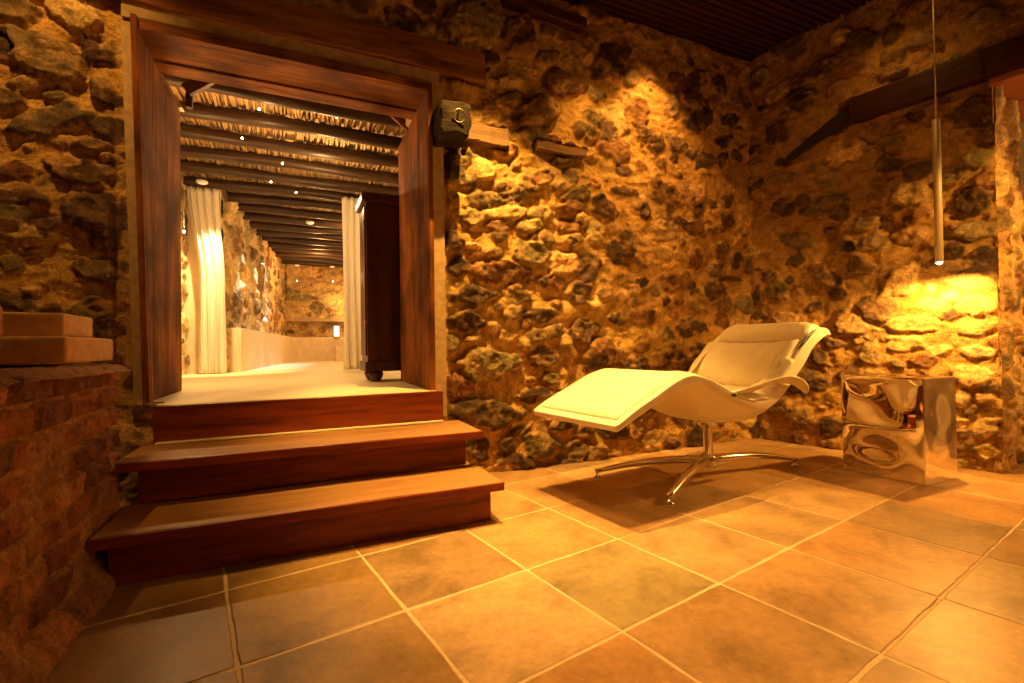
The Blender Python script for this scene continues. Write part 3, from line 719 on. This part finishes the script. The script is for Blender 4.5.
def brick(name, label, x0, x1, y0, y1, z0, z1, mat, rz=0.0, seed=0, group=None):
    bm = bmesh.new()
    sx, sy, sz = x1 - x0, y1 - y0, z1 - z0
    add_box(bm, (-sx / 2, -sy / 2, 0), (sx / 2, sy / 2, sz), .009, None, 3)
    bmesh.ops.subdivide_edges(bm, edges=[e for e in bm.edges if e.calc_length() > .04], cuts=5, use_grid_fill=True)
    rr = random.Random(seed)
    for v in bm.verts:
        v.co += Vector([rr.uniform(-.0012, .0012) for _ in range(3)])
        if v.co.z < 0: v.co.z = 0
    o = from_bm(name, bm, mat, None, True)
    o.location = ((x0 + x1) / 2, (y0 + y1) / 2, z0); o.rotation_euler = (0, 0, rz)
    return tag(o, label, 'brick', group)
brick('paving_brick', 'pale orange brick lying on the brick ledge, underneath another one', -1.12, -.660, 1.93, 2.345, .768, .852, M_palebrick, .0, 1)
brick('paving_brick', 'shorter pale orange brick on top of the other one on the ledge', -1.12, -.705, 2.02, 2.30, .8535, .932, M_palebrick, .03, 2)
for k, (w_, ty) in enumerate(((0.0, 'lowest'), (.010, 'middle'), (-.004, 'topmost'))):
    brick('red_brick', '%s red brick of the small stack at the left edge of the ledge' % ty, -.86 + w_, -.612 + w_ * .4, 1.35, 1.46, .768 + k * .073, .839 + k * .073, M_redbrick, .04 - .03 * k, 5 + k, 'red bricks stacked on the ledge')

# ------------------------------------------------------------------ lounge chair
AL = math.radians(7.0)
ch = thing('lounge_chair', 'cream leather swivel lounge chair with wavy footrest on a polished star base', 'chair', (2.27, 2.15, 0.0), AL)
TE = [(-1.06,.447),(-.95,.505),(-.82,.559),(-.66,.627),(-.55,.648),(-.44,.629),(-.33,.588),(-.22,.541),(-.08,.505),(.06,.50),(.18,.545),(.27,.628),(.42,.75),(.54,.83),(.645,.884),(.76,.888),(.885,.852)]
TC = [(-1.06,.447),(-.95,.505),(-.82,.559),(-.66,.627),(-.55,.646),(-.44,.622),(-.33,.568),(-.22,.505),(-.06,.440),(.09,.425),(.21,.465),(.31,.575),(.45,.715),(.565,.805),(.65,.868),(.76,.884),(.885,.852)]
BE = [(-1.052,.418),(-.94,.470),(-.81,.522),(-.65,.590),(-.545,.612),(-.435,.595),(-.33,.552),(-.22,.505),(-.09,.458),(.06,.440),(.20,.482),(.32,.560),(.465,.665),(.575,.765),(.67,.815),(.765,.848),(.883,.842)]
BC = [(-1.052,.418),(-.94,.468),(-.81,.516),(-.64,.572),(-.52,.560),(-.43,.480),(-.33,.412),(-.20,.362),(-.05,.336),(.10,.336),(.235,.378),(.37,.462),(.50,.600),(.60,.715),(.68,.792),(.765,.838),(.883,.841)]
def cr(L, t):
    n = len(L) - 1; t = max(0, min(n - 1e-6, t)); i = int(t); f = t - i
    p0, p1, p2, p3 = L[max(i - 1, 0)], L[i], L[i + 1], L[min(i + 2, n)]
    return tuple(0.5 * (2 * p1[k] + (-p0[k] + p2[k]) * f + (2 * p0[k] - 5 * p1[k] + 4 * p2[k] - p3[k]) * f * f + (-p0[k] + 3 * p1[k] - 3 * p2[k] + p3[k]) * f ** 3) for k in range(2))
def halfw(t):
    w = .33
    if t < .5: w = .33 - .012 * (1 - t / .5) ** 2
    if t > 14.5: w = .33 - .05 * ((t - 14.5) / 1.5) ** 2
    return w
def top_pt(t, q, lift=0.0):
    e, c = cr(TE, t), cr(TC, t); a = abs(q) ** 3.0
    s, z = c[0] + (e[0] - c[0]) * a, c[1] + (e[1] - c[1]) * a
    if lift:
        d1, d2 = cr(TC, t - .05), cr(TC, t + .05)
        ds, dz = d2[0] - d1[0], d2[1] - d1[1]; L = math.hypot(ds, dz) or 1
        s, z = s - dz / L * lift, z + ds / L * lift
    return Vector((s, q * halfw(t), z))
def bot_pt(t, q):
    e, c = cr(BE, t), cr(BC, t); a = abs(q) ** 3.2
    return Vector((c[0] + (e[0] - c[0]) * a, q * halfw(t) * (1.0), c[1] + (e[1] - c[1]) * a))
def slab(name, t0, t1, nt, q0, q1, nq, topf, botf, mat, parent, bulge=0.0):
    bm = bmesh.new(); T = []; B = []
    for i in range(nt + 1):
        t = t0 + (t1 - t0) * i / nt
        T.append([bm.verts.new(topf(t, q0 + (q1 - q0) * j / nq)) for j in range(nq + 1)])
        B.append([bm.verts.new(botf(t, q0 + (q1 - q0) * j / nq)) for j in range(nq + 1)])
    for i in range(nt):
        for j in range(nq):
            bm.faces.new((T[i][j], T[i][j + 1], T[i + 1][j + 1], T[i + 1][j]))
            bm.faces.new((B[i][j], B[i + 1][j], B[i + 1][j + 1], B[i][j + 1]))
        bm.faces.new((T[i][0], T[i + 1][0], B[i + 1][0], B[i][0]))
        bm.faces.new((T[i][nq], B[i][nq], B[i + 1][nq], T[i + 1][nq]))
    for j in range(nq):
        bm.faces.new((T[0][j], B[0][j], B[0][j + 1], T[0][j + 1]))
        bm.faces.new((T[nt][j], T[nt][j + 1], B[nt][j + 1], B[nt][j]))
    o = from_bm(name, bm, mat, parent, True)
    return o
sh = slab('seat_shell', 0, 16, 110, -1, 1, 36, top_pt, bot_pt, M_leather, ch)
bv = sh.modifiers.new('round', 'BEVEL'); bv.width = .011; bv.segments = 3; bv.limit_method = 'ANGLE'; bv.angle_limit = R(50)
# inset pad with rounded border on the leg rest and seat
def pad_prof(x, edge=.10):
    x = max(0.0, min(1.0, x)); return math.sin(min(1, x / edge) * math.pi / 2) ** .6 if x > 0 else 0
def pad(name, t0, t1, qm, thick, mat, nt=70, nq=30, wr=0.0, edge_t=.35, seed=1):
    def lift(t, q):
        d = (qm - abs(q)) * .33
        a = pad_prof(d / .33, .07); b = pad_prof(min(t - t0, t1 - t), edge_t)
        return .001 + thick * a * b
    def topf(t, q):
        w = wr * (math.sin(q * 17 + t * 2.3 + seed) * math.sin(t * 5 + q * 3)) if wr else 0
        return top_pt(t, q, lift(t, q) + w * pad_prof((qm - abs(q)), .2))
    return slab(name, t0, t1, nt, -qm, qm, nq, topf, lambda t, q: top_pt(t, q, -.006), mat, ch)
pad('leg_rest_pad', .38, 7.2, .90, .014, M_leather, edge_t=.25)
pad('seat_pad', 7.25, 10.6, .90, .040, M_leather2, 40, 30, .003, .5)
pad('lumbar_cushion', 10.65, 12.75, .93, .065, M_leather2, 34, 34, .0035, .7, 4)
# head pillow: stout bolster draped over the headrest
def pillow():
    t0, t1, qm = 12.8, 14.85, .93
    def lift(t, q):
        x = (t - t0) / (t1 - t0); y_ = abs(q) / qm
        return   .001 + .066 * max(0, math.sin(math.pi * min(1, max(0, x)) )) ** .55 * max(0, 1 - y_ ** 5) ** .5 + .002 * math.sin(q * 40 + t * 3) * (y_ > .55) * math.sin(math.pi * x)
    return slab('head_pillow', t0, t1, 36, -qm, qm, 44, lambda t, q: top_pt(t, q, lift(t, q)), lambda t, q: top_pt(t, q, -.006), M_leather2, ch)
hp = pillow()
# creased side wings between seat and back, armrest straps, bolts, zippers
for sy in (-1, 1):
    # armrest: flat leather strap sweeping from the bolt to beyond the back
    path = [(-.225, .531, .02), (-.14, .540, .035), (-.04, .557, .052), (.06, .577, .066), (.16, .590, .075), (.25, .588, .08), (.34, .568, .078), (.42, .530, .07), (.455, .500, .06)]
    wid = [.016, .034, .044, .046, .042, .036, .031, .025, .012]
    bm = bmesh.new(); rings = []
    for (s, z, off), w_ in zip(path, wid):
        pass
    n = len(path); M_ = 40
    def lerp(L, t):
        i = min(int(t), len(L) - 2); f = t - i
        return tuple(a + (b - a) * f for a, b in zip(L[i], L[i + 1])) if hasattr(L[0], '__len__') else L[i] + (L[i + 1] - L[i]) * f
    def crn(L, t):
        n = len(L) - 1; t = max(0, min(n - 1e-6, t)); i = int(t); f = t - i
        P = [L[max(i - 1, 0)], L[i], L[i + 1], L[min(i + 2, n)]]
        return [0.5 * (2 * P[1][k] + (-P[0][k] + P[2][k]) * f + (2 * P[0][k] - 5 * P[1][k] + 4 * P[2][k] - P[3][k]) * f * f + (-P[0][k] + 3 * P[1][k] - 3 * P[2][k] + P[3][k]) * f ** 3) for k in range(len(P[0]))]
    full = [tuple(p) + (ww,) for p, ww in zip(path, wid)]
    for i in range(M_ + 1):
        s, z, off, w_ = crn(full, (n - 1) * i / M_)
        s2, z2, _, _ = crn(full, (n - 1) * min(M_, i + 1) / M_); s1, z1, _, _ = crn(full, (n - 1) * max(0, i - 1) / M_)
        T = Vector((s2 - s1, 0, z2 - z1)).normalized()
        lat = Vector((0, 1, 0)); nor = T.cross(lat).normalized()
        axis = (lat * .80 + nor * (.60 * sy)).normalized()       # strap tilts outwards
        thin = T.cross(axis).normalized()
        c = Vector((s, sy * (.330 + off - .045), z))
        ring = []
        for k in range(14):
            a = 2 * math.pi * k / 14
            ring.append(bm.verts.new(c + axis * (w_ * math.cos(a)) + thin * (.010 * math.sin(a))))
        rings.append(ring)
    for i in range(M_):
        for k in range(14): bm.faces.new((rings[i][k], rings[i][(k + 1) % 14], rings[i + 1][(k + 1) % 14], rings[i + 1][k]))
    bm.faces.new(rings[0]); bm.faces.new(rings[-1])
    ar = from_bm('armrest', bm, M_leather, ch, True)
    # creased wing of leather
    bm = bmesh.new(); G = []
    NI, NJ = 30, 12
    for i in range(NI + 1):
        x = i / NI
        s = -.19 + .50 * x
        e = cr(TE, 7.3 + 4.2 * x)
        row = []
        for j in range(NJ + 1):
            y_ = j / NJ
            zz = e[1] - .01 + y_ * (.075 * math.sin(math.pi * min(1, x * .62 + .12)))
            yy = .335 - .075 * y_ + .009 * math.sin(x * 19 + y_ * 6) * math.sin(math.pi * y_) + .02 * math.sin(math.pi * y_)
            row.append((e[0], sy * yy, zz + .004 * math.sin(x * 25 + y_ * 3)))
        G.append(row)
    def sheet(G, th):
        ni, nj = len(G), len(G[0])
        A = [[bm.verts.new(p) for p in r] for r in G]
        B = [[bm.verts.new((p[0], p[1] - sy * th, p[2])) for p in r] for r in G]
        for i in range(ni - 1):
            for j in range(nj - 1):
                bm.faces.new((A[i][j], A[i + 1][j], A[i + 1][j + 1], A[i][j + 1])); bm.faces.new((B[i][j], B[i][j + 1], B[i + 1][j + 1], B[i + 1][j]))
        for i in range(ni - 1):
            bm.faces.new((A[i][0], B[i][0], B[i + 1][0], A[i + 1][0])); bm.faces.new((A[i][-1], A[i + 1][-1], B[i + 1][-1], B[i][-1]))
        for j in range(nj - 1):
            bm.faces.new((A[0][j], A[0][j + 1], B[0][j + 1], B[0][j])); bm.faces.new((A[-1][j], B[-1][j], B[-1][j + 1], A[-1][j + 1]))
    sheet(G, .014)
    from_bm('side_wing', bm, M_leather2, ch, True)
    o = tube('armrest_bolt', [(-.237, sy * .322, .532), (-.237, sy * .350, .532)], [.011, .009], M_black, ch, 14)
    # zipper along the cushion edge of the back
    if sy > 0: continue
    zp = [cr(TE, t) for t in (12.0, 12.4, 12.8, 13.2, 13.5)]
    zz = tube('cushion_zipper', [(p[0] + .006, sy * .318, p[1] + .012) for p in zp], [.003, .007, .007, .006, .002], M_black, ch, 8)
# swivel base
lathe('base_column', [(.030, .085), (.030, .10), (.027, .11), (.027, .29), (.045, .30), (.06, .318), (.075, .345), (.0, .350)], M_chrome, ch)
lathe('base_hub', [(.0, .052), (.040, .055), (.052, .07), (.052, .115), (.040, .128), (.029, .132), (.0, .133)], M_chrome, ch)
for ang, ln in ((157 - 7, .69), (-153 - 7, .655), (-7 - 7, .685)):
    a = R(ang); d = Vector((math.cos(a), math.sin(a), 0))
    pts = []; rad = []
    for i in range(15):
        x = i / 14
        pts.append(d * (.03 + (ln - .03) * x) + Vector((0, 0, .098 - .058 * x ** 1.7 + .012 * math.sin(math.pi * x))))
        rad.append(.034 * (1 - x) + .015 * x + .003 * math.sin(math.pi * x))
    lg = tube('base_leg', pts, rad, M_chrome, ch, 18, 0.72)
    ft = lathe('foot_glide', [(.0, .001), (.021, .001), (.022, .006), (.012, .010), (.006, .014), (.006, .040), (.0, .041)], M_chrome, lg, tuple(d * (ln - .012)), 20)

# ------------------------------------------------------------------ hammered metal cube table
sc_ = thing('side_table', 'dented mirror-polished metal cube table beside the lounge chair', 'table', (0, 0, 0))
F = Vector((3.128, 1.447, 0)); a1 = R(91); a2 = R(1)
eL = Vector((math.cos(a1), math.sin(a1), 0)); eR = Vector((math.cos(a2), math.sin(a2), 0))
sc_.location = F + eL * .215 + eR * .175
SX, SY, SZ = .35, .43, .59
def cube_mesh():
    n = 64
    bm = bmesh.new()
    bmesh.ops.create_cube(bm, size=1.0)
    bmesh.ops.subdivide_edges(bm, edges=bm.edges[:], cuts=n, use_grid_fill=True)
    # dents as smooth bumps: (face, u, v, ru, rv, depth)
    dents_f = [(.30, .76, .34, .24, .040), (.75, .60, .24, .34, -.012), (.45, .28, .28, .11, .036), (.5, .50, .5, .07, -.012)]
    dents_r = [(.4, .7, .30, .28, .018), (.6, .3, .3, .2, -.010)]
    for v in bm.verts:
        x, y, z = v.co.x + .5, v.co.y + .5, v.co.z + .5
        def fld(D, u, w):
            h = 0
            for (cu, cw, ru, rw, dp) in D:
                q = ((u - cu) / ru) ** 2 + ((w - cw) / rw) ** 2
                h += dp * math.exp(-q * 1.6)
            h += .0035 * math.sin(u * 9 + w * 5) * math.sin(w * 11 + 1)
            e = min(u, 1 - u, w, 1 - w)
            return h * min(1, e / .07) ** 1.2
        p = Vector(((x - .5) * SX, (y - .5) * SY, z * SZ))
        if x < 1e-5: p.x += .62 * fld(dents_f, 1 - y, z)      # face towards the chair
        if y < 1e-5: p.y += .6 * fld(dents_r, x, z)
        if x > 1 - 1e-5: p.x -= fld(dents_r, y, z)
        if y > 1 - 1e-5: p.y -= fld(dents_f, x, z)
        if z > 1 - 1e-5: p.z -= fld([(.5, .5, .4, .4, .006)], x, y)
        v.co = p
    return bm
bm = cube_mesh()
o = from_bm('table_body', bm, M_mirror, sc_, True)
md = o.modifiers.new('edge', 'BEVEL'); md.width = .004; md.segments = 2; md.limit_method = 'ANGLE'; md.angle_limit = R(60)
sc_.rotation_euler = (0, 0, a2); sc_.location.z = .002

# ------------------------------------------------------------------ pendant lamp
pl = thing('pendant_lamp', 'slim tube pendant lamp hanging on a thin cord over the metal cube', 'lamp', (3.557, 1.551, 3.2))
tube('cord', [(0, 0, -.012), (0, 0, -1.05)], .0035, M_brushed, pl, 8)
lathe('ceiling_rose', [(.0, -.03), (.035, -.028), (.045, -.004), (.0, -.003)], M_brushed, pl)
bm = bmesh.new()
n = 24; zt, zb = -1.055, -1.925; ro, ri = .020, .017
rr_ = []
for r_, z_ in ((.004, zt + .004), (ro, zt), (ro, zb), (ri, zb), (ri, zb + .05), (.0005, zb + .055)):
    rr_.append([bm.verts.new((r_ * math.cos(2 * math.pi * k / n), r_ * math.sin(2 * math.pi * k / n), z_)) for k in range(n)])
for i in range(len(rr_) - 1):
    for k in range(n): bm.faces.new((rr_[i][k], rr_[i][(k + 1) % n], rr_[i + 1][(k + 1) % n], rr_[i + 1][k]))
bm.faces.new(rr_[0]); bm.faces.new(rr_[-1])
from_bm('lamp_tube', bm, M_brushed, pl, True)
lathe('bulb', [(.0, -.018), (.009, -.015), (.0135, -.004), (.0145, .006), (.011, .018), (.0, .020)], M_bulb, pl, (0, 0, zb + .004), 20)

# ------------------------------------------------------------------ far room furniture
def curtain(label, x0t, x1t, x0b, x1b, y, zt, zb, folds, amp, seed, pinch=None):
    r_ = random.Random(seed); nx, nz = 90, 40
    bm = bmesh.new(); A = []; B = []
    ph = [r_.uniform(0, 6) for _ in range(3)]
    for j in range(nz + 1):
        w = j / nz; z = zt + (zb - zt) * w
        f = sstep(0.0, pinch or 1.0, np.array(w)).item()
        xa = x0t + (x0b - x0t) * f; xb = x1t + (x1b - x1t) * f
        ra, rb = [], []
        for i in range(nx + 1):
            u = i / nx
            yy = y + amp * math.sin(u * folds * 2 * math.pi + ph[0] + .3 * math.sin(w * 3)) * (.7 + .3 * w) + amp * .35 * math.sin(u * folds * 4.3 * math.pi + ph[1] + w)
            xx = xa + (xb - xa) * u + .008 * math.sin(u * 9 + w * 4)
            ra.append(bm.verts.new((xx, yy, z))); rb.append(bm.verts.new((xx, yy + .006, z)))
        A.append(ra); B.append(rb)
    for j in range(nz):
        for i in range(nx):
            bm.faces.new((A[j][i], A[j][i + 1], A[j + 1][i + 1], A[j + 1][i])); bm.faces.new((B[j][i], B[j + 1][i], B[j + 1][i + 1], B[j][i + 1]))
        bm.faces.new((A[j][0], A[j + 1][0], B[j + 1][0], B[j][0])); bm.faces.new((A[j][nx], B[j][nx], B[j + 1][nx], A[j + 1][nx]))
    for i in range(nx):
        bm.faces.new((A[0][i], B[0][i], B[0][i + 1], A[0][i + 1])); bm.faces.new((A[nz][i], A[nz][i + 1], B[nz][i + 1], B[nz][i]))
    return tag(from_bm('curtain', bm, M_cloth, None, True), label, 'curtain')
curtain('white floor-length curtain on the left side of the far room', -1.085, -.79, -.975, -.725, 6.12, 2.59, .556, 4, .028, 3, .5)
curtain('cream floor-length curtain on the right, beside the dark cabinet', .49, .86, .50, .88, 5.88, 2.59, .556, 5, .03, 8)

cb = thing('cabinet', 'tall dark wooden cabinet on turned feet, seen past the right door jamb', 'cabinet', (0.815, 3.86, 0.547))
def cbx(n, lo, hi, m=M_cabinet, par=None, bv=.004): return box(n, lo, hi, m, par or cb, bv)
cbx('carcass', (-.335, -.16, .15), (.36, .16, 1.36))
cbx('plinth_moulding', (-.355, -.18, .08), (.38, .18, .155), bv=.012)
cbx('cornice', (-.37, -.195, 1.36), (.40, .195, 1.43), bv=.014)
cbx('door_frame', (-.347, -.14, .20), (-.334, -.005, 1.33)); cbx('door_frame', (-.347, .005, .20), (-.334, .14, 1.33))
for z_ in (.4, .75, 1.15): tube('hinge', [(-.350, -.155, z_), (-.350, -.155, z_ + .07)], .008, M_iron, cb, 10)
for sx in (-.27, .30):
    for sy in (-.11, .11):
        lathe('turned_foot', [(.0, .001), (.034, .001), (.044, .02), (.058, .06), (.048, .078), (.03, .082), (.0, .083)], M_cabinet, cb, (sx, sy, 0), 24)

# hanging pin bulbs on thin wires and small ceiling spots
from mathutils import Vector as Vv
MR = co.matrix_world.to_3x3()
bulbs = [(-.25, 4.06, 2.635, 'nearest, left of centre'), (.30, 4.02, 2.66, 'nearest, right of centre'), (-.40, 4.46, 2.55, 'far left of the second row'), (-.115, 4.95, 2.56, 'in the middle of the third row'), (-.235, 5.45, 2.53, 'on the left of the fourth row'), (0.0, 5.62, 2.50, 'just before the curtains'), (-.72, 3.98, 1.64, 'low beside the left door jamb'), (.003, 10.2, 2.145, 'left of the two by the far end wall'), (.66, 10.15, 2.16, 'right of the two by the far end wall')]
for (bx_, by_, bz_, w_) in bulbs:
    t = thing('pin_bulb', 'tiny bright hanging bulb, ' + w_, 'bulb', (bx_, by_, bz_), 0, 'tiny hanging bulbs in the far room')
    lathe('glass', [(.0, -.009), (.007, -.006), (.009, 0), (.006, .008), (.0, .010)], M_tinybulb, t, n=12)
    if bz_ < 2.75: tube('wire', [(0, 0, .008), (0, 0, 2.715 - bz_)], .0008, M_black, t, 5)
for (sx_, sy_, w_) in ((-.90, 6.42 - .55, 'nearest, in front of the left curtain'), (.172, 7.2, 'second, in the middle'), (.003, 10.95, 'farthest, on the left'), (.70, 10.9, 'farthest, on the right')):
    t = thing('ceiling_spotlight', 'small round pale spotlight under the logs, ' + w_, 'light', (sx_, sy_, 2.578), 0, 'round ceiling spots in the far room')
    lathe('housing', [(.0, .012), (.052, .012), (.056, .0), (.050, -.012), (.040, -.014), (.0, -.0145)], M_whitefit, t, n=24)
    lathe('lens', [(.0, -.019), (.036, -.018), (.038, -.0145), (.0, -.0140)], M_lens, t, n=24)
# wall lamp with dangling cable in the far room
g = LW(2.05, .12)
wl = thing('wall_lamp', 'small white lamp head on a curved cable against the far left wall', 'lamp', (g.x, g.y, 1.25))
tube('cable', [(-.03, -.25, .85), (.0, -.22, .86), (.03, -.16, .78), (.01, -.1, .62), (.0, -.04, .50), (.012, 0, .42), (.0, 0, .05)], .009, M_whitefit, wl, 8)
lathe('lamp_head', [(.0, -.03), (.045, -.028), (.05, .0), (.035, .03), (.012, .06), (.0, .062)], M_whitefit, wl)
# low plaster block and an added glowing box for the lit niche at the far end
o = box('plinth_block', (.74, 10.7, .547), (1.25, 11.1, .86), M_plaster, None, .01); tag(o, 'low pale plaster block on the far room floor by the end wall', 'block')
ln_ = thing('niche_glow', 'small added glowing box for a lit niche in the far end wall', 'niche_glow', (.80, 11.28, 1.12))
box('frame', (-.06, -.05, -.048), (.06, .05, -.035), M_iron, ln_, .003); box('frame', (-.06, -.05, .19), (.06, .05, .205), M_iron, ln_, .003)
box('glow_panel', (-.048, -.04, -.034), (.048, .04, .189), mat_emit('niche_glow_emit', (1.0, .62, .25), 6), ln_, .003)

# ------------------------------------------------------------------ light
def spot(loc, target, power, col, size_deg, blend=.5, rad=.02):
    l = bpy.data.lights.new('spot', 'SPOT'); l.energy = power; l.color = col; l.spot_size = R(size_deg); l.spot_blend = blend; l.shadow_soft_size = rad
    o = bpy.data.objects.new('spot', l); o.location = loc
    o.rotation_euler = (Vector(target) - Vector(loc)).to_track_quat('-Z', 'Y').to_euler(); link(o); return o
def point(loc, power, col, rad=.03):
    l = bpy.data.lights.new('point', 'POINT'); l.energy = power; l.color = col; l.shadow_soft_size = rad
    o = bpy.data.objects.new('point', l); o.location = loc; link(o); return o
W = (1.0, .48, .085); W2 = (1.0, .47, .10)
# pendant
spot((3.557, 1.551, 1.243), (3.557, 1.551, 0), 105, W, 170, .5, .014)
# three ceiling spots above the foot of the chair
for x_, e_ in ((1.42, 230), (1.0, 220), (.45, 150)):
    spot((x_, 1.78, 3.1), (1.18 + .15 * (x_ - 1), 1.55, 0), e_, W2, 52, .8, .008)
# wall washers grazing the back wall and the left wall
spot((.97, 2.15, 3.14), (1.22, 2.62, 0.0), 620, (1, .52, .10), 62, .6, .012)
spot((1.7, 2.1, 3.12), (2.05, 2.83, 1.75), 120, (1, .47, .09), 62, .9, .02)
spot((3.0, .3, 3.1), (3.5, .8, 0.0), 230, W2, 52, .9, .03)
spot((2.35, 2.50, 3.12), (2.55, 2.83, 1.5), 120, (1, .42, .08), 78, .8, .02)
spot((3.2, -.8, 2.4), (3.92, 1.36, 1.3), 600, W, 36, .8, .03)  # unseen lamp added to light the reveal of the opening
spot((-1.0, 2.0, 3.12), (-1.1, 2.83, 1.4), 92, W2, 80, .9, .02)
spot((3.35, 1.7, 3.12), (3.70, 1.9, 1.9), 11, (1, .45, .09), 100, .9, .01)
point((4.85, .2, 2.1), 45, (1, .55, .16), .05)  # unseen lamp added beyond the opening, for what the metal cube mirrors
point((1.0, -1.7, 2.6), 5, (1, .50, .12), .08)  # weak fill added behind the viewer, out of view
# far room
FWC = (1.0, .62, .24)
point((.25, 4.75, 2.2), 34, FWC, .04)
point((-.2, 4.1, 2.40), 6, FWC, .03)
point((-.72, 4.0, 1.66), 45, (1, .55, .2), .02)
point((.9, 7.2, 2.3), 55, FWC, .04)
point((.4, 9.6, 2.2), 60, (1, .5, .16), .04)
point((1.0, 11.25, 1.72), 14, (1, .62, .2), .03)
spot((-.78, 5.75, 2.5), (-.85, 6.12, 1.2), 260, FWC, 60, .6, .02)
for yy_ in (7.3, 8.2, 9.1):
    p_ = LW((yy_ - 6.3), .20)
    spot((p_.x, p_.y, 2.5), (p_.x - .05, p_.y, 1.0), 110, (.80, .95, 1.0), 44, .5, .01)

w = bpy.data.worlds.new('world'); scene.world = w; w.use_nodes = True
w.node_tree.nodes['Background'].inputs['Color'].default_value = (1.0, .42, .12, 1)
w.node_tree.nodes['Background'].inputs['Strength'].default_value = 0.012
scene.view_settings.view_transform = 'Standard'
scene.view_settings.look = 'None'
scene.view_settings.exposure = 0.0
scene.view_settings.gamma = 1.0
scene.view_settings.use_curve_mapping = False
scene.cycles.use_denoising = True
scene.cycles.sample_clamp_indirect = 6.0
